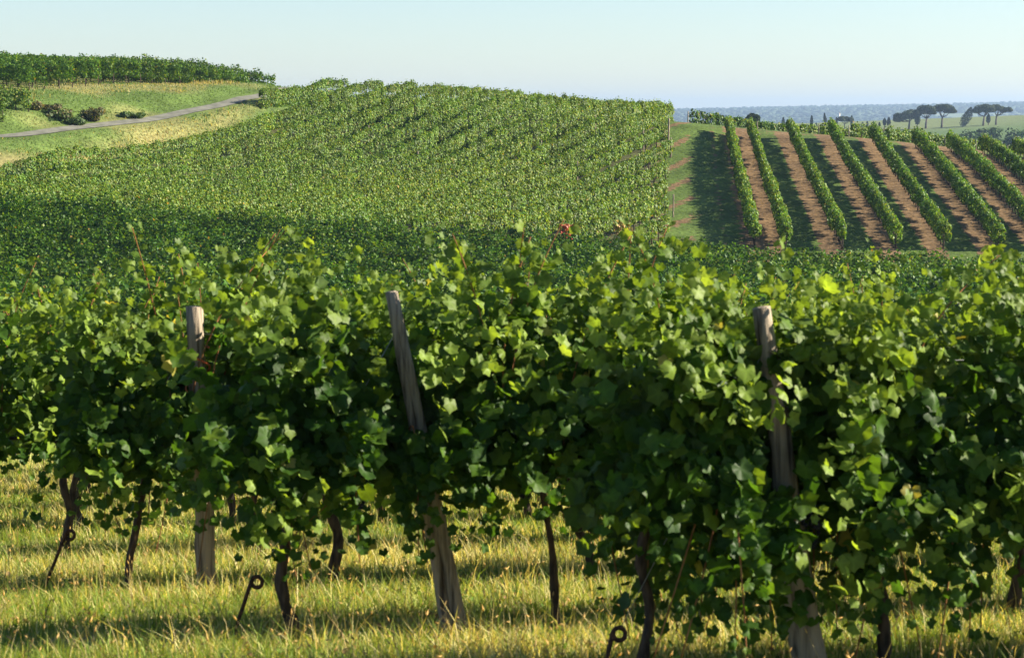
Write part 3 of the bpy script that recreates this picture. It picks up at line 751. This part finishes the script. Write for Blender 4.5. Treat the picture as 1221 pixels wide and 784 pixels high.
# ------------------------------------------------------------------ near ground cover
r = rng(91)
n = 430000
d_ = 7.6 * (34 / 7.6) ** (r.random(n) ** 1.0); x = (r.random(n) * 2 - 1) * (0.25 * d_ + 1.6); y = d_
tc_ = r.integers(0, n, n // 20); wh = r.integers(0, len(tc_), n); tu = r.random(n) < 0.55      # tufts
x = np.where(tu, x[tc_][wh] + r.normal(0, 0.035, n), x); y = np.where(tu, y[tc_][wh] + r.normal(0, 0.035, n), y); d_ = y
pat = noise2(x / 0.9, y / 0.9, 41) + 0.6 * noise2(x / 0.3, y / 0.3, 42)
u_ = x * math.cos(ROW) + y * math.sin(ROW); v_ = -x * math.sin(ROW) + y * math.cos(ROW)
lush = np.exp(-((x + 2.3) / 1.3) ** 2 - ((y - 10.6) / 1.0) ** 2)
kdry = np.clip(0.32 + 0.42 * pat - 0.35 * lush, 0.06, 0.95)
vr = np.array([-p_[0] * math.sin(ROW) + p_[1] * math.cos(ROW) for p_ in ((-1.79, 12.25), (PX(543, 10.2), 10.2), (PX(974, 8.72), 8.72))])
strip = np.exp(-(np.min(np.abs(v_[None] - vr[:, None]), 0) / 0.22) ** 2)
keepg = r.random(n) > 0.6 * strip * (0.5 + pat)
x, y, d_, pat, lush, kdry = (q_[keepg] for q_ in (x, y, d_, pat, lush, kdry)); n = len(x)
dry = r.random(n) < kdry
green = np.array([[0.15, 0.22, 0.03], [0.19, 0.26, 0.04], [0.11, 0.18, 0.026], [0.27, 0.30, 0.06]])[r.integers(0, 4, n)]
strw = np.array([[0.56, 0.50, 0.20], [0.64, 0.57, 0.28], [0.48, 0.40, 0.15], [0.40, 0.27, 0.11]])[r.choice(4, n, p=[0.4, 0.3, 0.2, 0.1])]
c = np.where(dry[:, None], strw, green) * r.uniform(0.75, 1.25, (n, 1))
h = np.where(dry, r.gamma(3, 0.024, n), r.gamma(4, 0.020, n)) * (1 + 0.25 * pat) + 0.02
h = np.clip(h * (1 - 0.35 * strip[keepg]), 0.025, 0.3)
v1 = blades(x, y, h, r.uniform(0.003, 0.0065, n) * np.where(d_ > 16, 1.5, 1.0), c, 7, 0.9)
# flowering stalks with seed heads
n = 4200
d_ = 7.8 * (26 / 7.8) ** r.random(n); x = (r.random(n) * 2 - 1) * (0.25 * d_ + 1.2); y = d_
hs = r.uniform(0.10, 0.30, n); cs_ = np.array([0.50, 0.40, 0.19]) * r.uniform(0.7, 1.3, (n, 1)) * np.array([1, 1, 1])
v2 = blades(x, y, hs, np.full(n, 0.004), cs_, 8, 0.45)
tips = v2[0].reshape(n, 5, 3)[:, 4]; mid = v2[0].reshape(n, 5, 3)[:, 2:4].mean(1)
dirv = norm(tips - mid)
SP_V = np.array([[0, 0, 0], [0.11, 0.4, 0], [-0.055, 0.4, 0.095], [-0.055, 0.4, -0.095], [0, 1.0, 0]]); SP_F = np.array([[0, 1, 2], [0, 2, 3], [0, 3, 1], [4, 2, 1], [4, 3, 2], [4, 1, 3]])
v3 = stamp(SP_V, SP_F, tips - dirv * 0.01, r.normal(0, 1, (n, 3)), dirv, r.uniform(0.02, 0.045, n), cs_ * np.array([1.05, 0.95, 0.8]))
n = 1100                                                   # broad-leaved weeds and fallen leaves between the blades
wd = 7.8 * (24 / 7.8) ** r.random(n); wx = (r.random(n) * 2 - 1) * (0.25 * wd + 1.2); wp = []
q_ = np.repeat(np.arange(n), 6); a_ = r.uniform(0, 2 * np.pi, len(q_)); rad_ = r.uniform(0.01, 0.05, len(q_))
pp_ = np.stack([wx[q_] + np.cos(a_) * rad_, wd[q_] + np.sin(a_) * rad_, np.zeros(len(q_))], -1); pp_[:, 2] = gz(pp_[:, 0], pp_[:, 1]) + r.uniform(0.01, 0.06, len(q_))
wc = np.where((r.random(n) < 0.2)[:, None], np.array([0.26, 0.15, 0.06]), np.array([0.11, 0.19, 0.03])) * r.uniform(0.7, 1.3, (n, 1))
v4 = stamp(KITE_V, KITE_F, pp_, np.stack([np.cos(a_), np.sin(a_), 1.4 + 0 * a_], -1) + r.normal(0, .3, (len(q_), 3)), np.stack([np.cos(a_), np.sin(a_), 0.2 + 0 * a_], -1), r.uniform(0.015, 0.036, len(q_)), wc[q_])
V, F, C_ = merge([v1, v2, v3, v4])
tag(link('grass', tri_mesh('grass', V, F, M_GRASS, C_)), 'sunlit green and straw coloured grass under the near vines', 'grass', None, 'stuff')

# ------------------------------------------------------------------ near grapevines
def grape_leaf(npt, cup=0.26, drp=0.24, rip=0.05):
    ctrl = np.array([[0, 0.98], [14, 0.88], [29, 0.70], [44, 0.84], [57, 0.92], [72, 0.80], [88, 0.60], [104, 0.68], [118, 0.74], [140, 0.60], [160, 0.46], [176, 0.12]])
    th = np.linspace(0, 176, npt // 2 + 1); rr = np.interp(th, ctrl[:, 0], ctrl[:, 1])
    if npt > 16: rr = rr * (1 + 0.055 * np.where(np.arange(len(th)) % 2 == 0, 1, -1))
    th = np.radians(np.r_[th, -th[::-1][:-1]]); rr = np.r_[rr, rr[::-1][:-1]]
    x, y = np.sin(th) * rr, np.cos(th) * rr
    n = len(x)
    def zf(x, y): return cup * np.abs(x) - drp * (x * x + y * y) + rip * np.cos(5 * np.arctan2(x, y)) * np.hypot(x, y) + 0.05 * np.sin(2.3 * np.arctan2(x, y) + 1) * np.hypot(x, y)
    mx, my = x * 0.55, y * 0.55
    V = np.concatenate([[[0, 0.0, 0.0]], np.stack([mx, my, zf(mx, my) + 0.03], -1), np.stack([x, y, zf(x, y)], -1)])
    i = np.arange(n); j = (i + 1) % n
    F = np.concatenate([np.stack([0 * i, 1 + j, 1 + i], -1), np.stack([1 + i, 1 + j, 1 + n + j], -1), np.stack([1 + i, 1 + n + j, 1 + n + i], -1)])
    tip = np.degrees(np.abs(th)); vein = np.exp(-(np.minimum.reduce([tip, np.abs(tip - 57), np.abs(tip - 116)]) / 7) ** 2)
    K = np.concatenate([[1.35], 0.95 + 0.32 * vein, 0.97 + 0.1 * vein])
    return V, F, K
CURLS = ((0.26, 0.24, 0.05), (0.55, 0.15, 0.09), (-0.12, 0.42, 0.08), (0.10, -0.28, 0.06))
LEAF_HI = [grape_leaf(22, *q) for q in CURLS]; LEAF_LO = [grape_leaf(18, *q) for q in CURLS]
NEAR_GREENS = np.array([[0.027, 0.069, 0.009], [0.040, 0.093, 0.010], [0.060, 0.122, 0.012], [0.098, 0.156, 0.016]])

def bez(p0, p1, p2, u):
    u = u[:, None]; return p0 * (1 - u) ** 2 + 2 * p1 * u * (1 - u) + p2 * u * u

def vine_geo(seed, H=1.9, hc=0.78, half=0.62, shoots=58, per=44, tmpl=None, trunk_pts=None, low=0.30, slope_l=0.0, canes=0, droop=0.45, tr=0.028, dz_hi=0.25, clear=(), xoff=0.0):
    """one vine in its own frame: x along the row, z up. Returns trunk, foliage, list of canes, bunch places"""
    r = rng(seed); tmpl = tmpl or LEAF_HI
    if trunk_pts is None:
        trunk_pts = [[r.normal(0, .03), 0, -0.12], [r.normal(0, .03), r.normal(0, .02), 0.1], [r.normal(0, .05), r.normal(0, .02), 0.3], [r.normal(0, .03), 0, 0.52], [0, 0, hc]]
    tp = np.array(trunk_pts, float); tt = np.linspace(0, len(tp) - 1, 16)
    tp = np.stack([np.interp(tt, np.arange(len(tp)), tp[:, k]) for k in range(3)], -1); tp[1:-1] = (tp[:-2] + tp[1:-1] * 2 + tp[2:]) / 4
    parts = []
    v, f = tube(tp, tr * (1.25 - 0.35 * np.linspace(0, 1, 16) + 0.12 * r.normal(size=16)), 8, 0.10, seed); parts.append((v, f, (0, 0, 0)))
    for sgn in (-1, 1):
        a = tp[-1]; b = a + np.array([sgn * half * 0.9 + xoff, r.normal(0, .03), r.uniform(-.02, .06)])
        v, f = tube([a, (a * .6 + b * .4) + [0, 0, .03], b], [tr * 0.75, tr * 0.55, tr * 0.35], 6, 0.12, seed + 1); parts.append((v, f, (0, 0, 0)))
    trunk = merge(parts)[:2]
    pos, nrm, tip, sc, col = [], [], [], [], []
    cane_paths = []
    hubs = np.linspace(-half * 0.85, half * 0.85, 4) + r.normal(0, .06, 4) + xoff; hub_h = r.normal(0, .17, 4)
    for j in range(shoots):
        hb = r.integers(0, 4); bx = hubs[hb] + r.normal(0, .075); p0 = np.array([bx, r.normal(0, .05), hc + r.normal(0, .04)]); side = r.choice([-1, 1])
        Hj = H + hub_h[hb] + slope_l * min(0.0, bx) * 1.0
        u = np.linspace(0.03, 1, per) + r.normal(0, .012, per)
        if r.random() < droop:
            p1 = p0 + [r.normal(0, .12), side * r.uniform(.14, .40), r.uniform(.3, 1.0) * (Hj - hc) * 0.85]
            p2 = p0 + [r.normal(0, .18), side * r.uniform(.14, .36), low - hc + (dz_hi * (Hj - hc) - low + hc) * r.random() ** 1.3]
            young = 0.25
        else:
            p1 = p0 + [r.normal(0, .12), r.normal(0, .16), 0.55 * (Hj - hc)]
            p2 = p0 + [r.normal(0, .22), r.normal(0, .20), (Hj - hc) * (r.uniform(0.72, 1.1) if r.random() > 0.08 else r.uniform(1.05, 1.18))]
            young = 0.9
        pts = bez(p0, p1, p2, np.clip(u, 0, 1.02)); cane_paths.append((young, pts))
        n = len(pts)
        pet = r.normal(0, 1, (n, 3)); pet[:, 1] += side * 0.8; pet[:, 2] *= 0.6; pet = norm(pet) * r.uniform(.03, .09, (n, 1))
        pp = pts + pet
        out = np.sign(pp[:, 1] + r.normal(0, .06, n))
        nn = np.stack([r.normal(0, .5, n), out * (0.75 + r.normal(0, .3, n)), 0.45 + r.normal(0, .5, n)], -1)
        tpv = pet * 7 + np.stack([r.normal(0, .35, n), r.normal(0, .2, n), -0.75 + r.normal(0, .35, n)], -1)
        s = r.uniform(.034, .074, n) * (1 - 0.42 * np.clip((u - 0.7) / 0.3, 0, 1))
        k = np.clip((u - (1 - 0.42 * young)) / 0.42, 0, 1) * young * r.uniform(0.4, 1.1, n)
        c = NEAR_GREENS[r.choice(4, n, p=[.30, .34, .24, .12])] * r.uniform(.8, 1.2, (n, 1))
        c = c * (1 - k[:, None]) + np.array([0.20, 0.27, 0.045]) * k[:, None] * r.uniform(.75, 1.2, (n, 1))
        yl = r.random(n) < 0.005; c[yl] = np.array([0.30, 0.27, 0.06])
        pos.append(pp); nrm.append(nn); tip.append(tpv); sc.append(s); col.append(c)
    for j in range(9):                                     # bright young side shoots on the outside of the canopy
        n = 19; side = r.choice([-1, 1], p=[.7, .3]); cz = r.uniform(low + 0.25, H - 0.05)
        pp = np.array([xoff + r.uniform(-half, half), side * r.uniform(.26, .42), cz]) + r.normal(0, .075, (n, 3))
        pos.append(pp); nrm.append(np.stack([r.normal(.4, .5, n), side * .5 + r.normal(0, .4, n), .5 + r.normal(0, .4, n)], -1))
        tip.append(r.normal(0, .4, (n, 3)) + [0, side * .2, -.6]); sc.append(r.uniform(.030, .060, n))
        col.append(np.array([0.17, 0.25, 0.035]) * r.uniform(.7, 1.2, (n, 1)))
    pos, nrm, tip, sc, col = map(np.concatenate, (pos, nrm, tip, sc, col))
    # each leaf gets its own curl: stretch the template a little by mirroring in random
    keep = pos[:, 2] > low + 0.02 + 0.3 * np.maximum(0, np.abs(pos[:, 1]) - 0.12) + 0.05 * np.sin(pos[:, 0] * 9 + seed)
    for (xp, lean_, z0_, z1_, sh_) in clear:                    # leaves cut away where the post shows
        xz = xp + lean_ * pos[:, 2] + sh_ * pos[:, 1]
        keep &= ~((np.abs(pos[:, 0] - xz) < 0.095) & (pos[:, 1] < 0.05) & (pos[:, 2] > z0_) & (pos[:, 2] < z1_))
    pos, nrm, tip, sc, col = pos[keep], nrm[keep], tip[keep], sc[keep], col[keep]
    which = r.integers(0, len(tmpl), len(pos))
    fol = merge([stamp(tmpl[k][0], tmpl[k][1], pos[which == k], nrm[which == k], tip[which == k], sc[which == k], col[which == k], tmpl[k][2]) for k in range(len(tmpl))])
    cl = []
    order = sorted(range(shoots), key=lambda q: -max(cane_paths[q][1][-1][2] - H, (0.9 * hc - cane_paths[q][1][-1][2]) * 1.1))
    for q in order[:canes]:
        cl.append(tube(cane_paths[q][1], np.linspace(.0055, .0028, per), 5, 0.05, seed + q))
    bunch = [(xoff + r.uniform(-half * .7, half * .7), r.choice([-1, 1]) * r.uniform(.05, .16), hc + r.uniform(.0, .08)) for _ in range(3)]
    return trunk, fol, cl, bunch

def bunch_mesh(seed):
    r = rng(seed); parts = []
    for k in range(58):
        t = r.random() ** 0.8; a = r.uniform(0, 6.283); R = 0.040 * (1 - 0.75 * t) + 0.006
        parts.append((IV * 0.0095 * r.uniform(.85, 1.1) + np.array([math.cos(a) * R, math.sin(a) * R, -0.155 * t]), IF, (0, 0, 0)))
    v, f, _ = merge(parts); return tri_mesh('grape_bunch', v, f, M_GRAPE, None, True)
BUNCH = [bunch_mesh(s) for s in (1, 2)]

def plant_vine(x, y, label, group, geo, rot=ROW, meshes=None):
    z = float(gz(x, y))
    o = thing('grapevine', label, 'vine', (x, y, z), rot, group)
    if meshes is None:
        trunk, fol, cl, bunch = geo
        meshes = (tri_mesh('trunk', *trunk, M_BARK, None, True), tri_mesh('foliage', fol[0], fol[1], M_LEAF, fol[2], False),
                  [tri_mesh('cane', v, f, M_CANE, None, True) for v, f in cl], bunch)
    link('trunk', meshes[0], o); link('foliage', meshes[1], o)
    for m_ in meshes[2]: link('cane', m_, o)
    for q, b in enumerate(meshes[3]): link('grape_bunch', BUNCH[q % 2], o, b, q * 1.3)
    return meshes
CR, SR = math.cos(ROW), math.sin(ROW)
def along(p, s): return (p[0] + s * CR, p[1] + s * SR)

# end posts: where the post meets the ground, and how the top leans
def ground_px(px_, d_): return (PX(px_, d_), d_)
A0 = (-1.79, 12.25); B0 = (PX(543, 10.2), 10.2); C0 = (PX(974, 8.72), 8.72)
POSTS = [(A0, -0.04, 1.66, (0.062, 0.05), 'straight weathered wooden end post wrapped with orange twine', 11),
         (B0, -0.31, 1.68, (0.066, 0.034), 'split grey wooden end post leaning away from its vines', 12),
         (C0, -0.24, 1.56, (0.085, 0.036), 'thick leaning wooden end post half hidden by large near leaves', 13)]
for p, ln, h_, rad_, lab, sd in POSTS:
    o = tag(link('wooden_post', post_mesh(h_, rad_[0], rad_[1], (ln * CR, ln * SR), sd, split=(sd == 12)), None, (p[0], p[1], float(gz(*p)))), lab, 'post', 'leaning end posts of the near vines')
    if sd == 11:
        t = np.linspace(0, 1, 90); a = t * 2 * np.pi * 3.3
        zz = 1.42 - 0.42 * t + 0.05 * np.sin(t * 9)
        pts = np.stack([ln * CR * zz / h_ + np.cos(a) * .071, ln * SR * zz / h_ + np.sin(a) * .071, zz], -1)
        v, f = tube(pts, 0.006, 5, 0.1, 3); link('twine', tri_mesh('twine', v, f, M_TWINE, None, True), o)

# anchor stakes with an eye at the top and the guy wire to the post
ANCH = [((40, 713), (70, 645), 12.02, 0, 'rusty iron anchor stake leaning in front of the straight twine-wrapped end post'),
        ((268, 770), (294, 704), 9.93, 1, 'rusty iron anchor stake leaning in front of the split leaning end post'),
        ((716, 826), (732, 770), 8.44, 2, 'rusty iron anchor stake low in front of the thick leaning end post')]
for (bx, by), (tx, ty), dd, pi_, lab in ANCH:
    X0 = PX(bx, dd); z0 = float(gz(X0, dd))
    X1 = PX(tx, dd + 0.04); z1 = hgt_ray(ty, dd)
    o = thing('anchor_stake', lab, 'anchor stake', (X0, dd, z0), 0, 'anchor stakes of the near end posts')
    e = np.array([X1 - X0, 0.04, z1 - z0]); u = e / np.linalg.norm(e)
    side = np.array([u[2], 0, -u[0]])
    R = 0.026; cen = e + u * R * 0.6 + side * R
    th = np.linspace(math.pi, -0.85 * math.pi, 18)
    loop = [cen + R * (math.cos(a) * side + math.sin(a) * u) for a in th]
    pts = np.array([u * -0.12, e * 0.5 + [0.004, 0, 0], e * 0.95] + loop)
    v, f = tube(pts, 0.0105, 7, 0.06, 5); link('rod', tri_mesh('rod', v, f, M_IRON, None, True), o)
    p, ln, h_ = POSTS[pi_][0], POSTS[pi_][1], POSTS[pi_][2]
    k_ = 0.9
    top = np.array([p[0] + ln * CR * k_, p[1] + ln * SR * k_, float(gz(*p)) + h_ * k_]) - np.array([X0, dd, z0])
    v, f = tube([cen + u * R, top], 0.0016, 4, 0, 1); link('guy_wire', tri_mesh('guy_wire', v, f, M_WIRE, None, True), o)

# trellis wires along the three near rows
def wire(p, s1, h_a, lab):
    q = along(p, s1); z0, z1 = float(gz(*p)), float(gz(*q))
    t = np.linspace(0, 1, 24)
    pts = np.stack([(q[0] - p[0]) * t, (q[1] - p[1]) * t, h_a + (z1 - z0) * t - 0.03 * np.sin(np.pi * ((t * 3) % 1))], -1)
    v, f = tube(pts, 0.0024, 4, 0, 2); tag(link('trellis_wire', tri_mesh('trellis_wire', v, f, M_WIRE, None, True), None, (p[0], p[1], z0)), lab, 'wire', 'trellis wires of the near rows')
for p, nm, hs_ in ((A0, 'straight twine-wrapped', (0.78, 1.5)), (B0, 'split leaning', (0.78, 1.35)), (C0, 'thick half-hidden', (0.72, 1.2))):
    wire(p, 8.0, hs_[0], 'lower thin trellis wire strung from the %s end post' % nm)
    wire(p, 8.0, hs_[1], 'upper thin trellis wire strung from the %s end post' % nm)

# row A (twine post), row B (split post), row C (thick post)
sp = 1.24
GA, GB, GC = 'vines of the row with the twine-wrapped post', 'vines of the row with the split post', 'vines of the row with the thick post'
def row_vines(p, s_list, tp_map, grp, labs, seed, **kw):
    for q, s in enumerate(s_list):
        x, y = along(p, s); k2 = dict(kw); k2.update(tp_map.get(q, {}))
        k2['clear'] = [(-s, ln_, z0_, z1_, (p[0] * CR + p[1] * SR) / (p[1] * CR - p[0] * SR)) for ln_, z0_, z1_ in CLEAR[p]]
        geo = vine_geo(seed + q * 17, canes=11, **k2)
        plant_vine(x, y, labs[q] if q < len(labs) else 'leafy grapevine, %s inward from the end post in %s' % (ORD[q - 1], grp.replace('vines of the row', 'the row')), grp, geo)
CLEAR = {A0: [(-0.024, 1.14, 1.8)], B0: [(-0.185, 0.98, 1.75)], C0: [(-0.154, 1.38, 1.64), (-0.154, 0.80, 1.12)]}
row_vines(A0, [-0.42, 0.72, 2.28, 3.5, 4.75, 6.0, 7.2],
          {0: dict(H=1.72, slope_l=0.55, half=0.46, xoff=0.24, low=0.36, shoots=54, droop=0.58, dz_hi=-0.05, trunk_pts=[[-.02, 0, -.1], [-.03, 0, .08], [-.01, .02, .22], [.05, 0, .5], [.1, 0, .78]], tr=0.019),
           2: dict(trunk_pts=[[.1, 0, -.1], [.08, 0, .08], [.06, .02, .2], [-.02, 0, .32], [-.05, 0, .5], [-.06, 0, .78]], tr=0.025)},
          GA, ['leafy grapevine outside the twine-wrapped post with a thin dark trunk', 'leafy grapevine just inside the twine-wrapped end post',
               'leafy grapevine on a dark crooked trunk, second inward from the twine-wrapped post'], 100, H=1.78, low=0.36, droop=0.52, dz_hi=0.05)
row_vines(B0, [-0.83, 0.48, 1.75, 3.0, 4.2, 5.4],
          {0: dict(H=1.62, slope_l=0.35, half=0.52, xoff=0.28, low=0.33, shoots=60, droop=0.6, dz_hi=-0.05, trunk_pts=[[.05, 0, -.1], [.03, 0, .06], [-.01, 0, .16], [-.03, .01, .3], [.0, 0, .5], [.03, 0, .76]], tr=0.028),
           1: dict(tr=0.017, trunk_pts=[[.03, 0, -.1], [.02, 0, .12], [.01, 0, .4], [-.03, 0, .6], [-.05, 0, .78]])},
          GB, ['leafy grapevine outside the split post with leaves hanging near the grass', 'leafy grapevine with a slender stem just inside the split post'], 300, H=1.70, low=0.46, droop=0.52, dz_hi=0.08)
row_vines(C0, [-0.72, 0.34, 1.6, 2.8, 4.0],
          {0: dict(H=1.55, slope_l=0.25, half=0.5, xoff=0.36, low=0.12, shoots=76, tr=0.022, droop=0.6, dz_hi=-0.05), 1: dict(low=0.16, tr=0.025, shoots=78, dz_hi=-0.05, half=0.72)},
          GC, ['large-leaved grapevine outside the thick post, drooping close to the grass', 'large-leaved grapevine just inside the thick post'], 500, H=1.66, low=0.32, hc=0.70, shoots=58, droop=0.55, dz_hi=0.0)
# extra tall shoots that stand above the row tops
# rows behind, sharing four vine meshes
VAR = [None] * 4                      # the nearest of them show their canes
ROWNAMES = ['first', 'second', 'third', 'fourth', 'fifth', 'sixth']
for kq in range(6):
    e0 = (A0[0] - 1.62 * (kq + 1), A0[1] + 1.95 * (kq + 1))
    far_end = 0.262 * (e0[1] + 3) + 2.5
    s = 0.4; q = 0
    grp = 'vines of the %s row behind the twine-wrapped post' % ROWNAMES[kq]
    while True:
        x, y = along(e0, s)
        if x > far_end: break
        if x > -0.262 * y - 1.6:
            vi = (q * 3 + kq) % 4
            if VAR[vi] is None:
                g_ = vine_geo(900 + vi * 13, H=1.70, low=0.42, canes=6, tr=0.027, shoots=48, per=30, tmpl=LEAF_LO)
                VAR[vi] = (tri_mesh('trunk', *g_[0], M_BARK, None, True), tri_mesh('foliage', g_[1][0], g_[1][1], M_LEAF, g_[1][2], False), [tri_mesh('cane', v, f, M_CANE, None, True) for v, f in g_[2]] if kq < 1 else [], g_[3][:2])
            plant_vine(x, y, 'leafy grapevine standing in the %s row behind the twine-wrapped end post' % ROWNAMES[kq], grp, None, ROW + (math.pi if q % 2 else 0), VAR[vi])
        s += sp; q += 1

# ------------------------------------------------------------------ haze: even thin air over the whole place
hm = bpy.data.materials.new('haze'); hm.use_nodes = True; ht = hm.node_tree; ht.nodes.clear()
ho_ = ht.nodes.new('ShaderNodeOutputMaterial'); hv = ht.nodes.new('ShaderNodeVolumePrincipled')
hv.inputs['Color'].default_value = (0.385, 0.54, 0.77, 1); hv.inputs['Density'].default_value = HAZE_DENSITY; hv.inputs['Anisotropy'].default_value = 0.25
ht.links.new(hv.outputs[0], ho_.inputs['Volume'])
v, f = box(-11500, 11500, -11500, 11500, -130, 75)
tag(link('haze', tri_mesh('haze', v, f, hm)), kind='stuff')
print('tris', sum(len(m.polygons) for m in bpy.data.meshes))
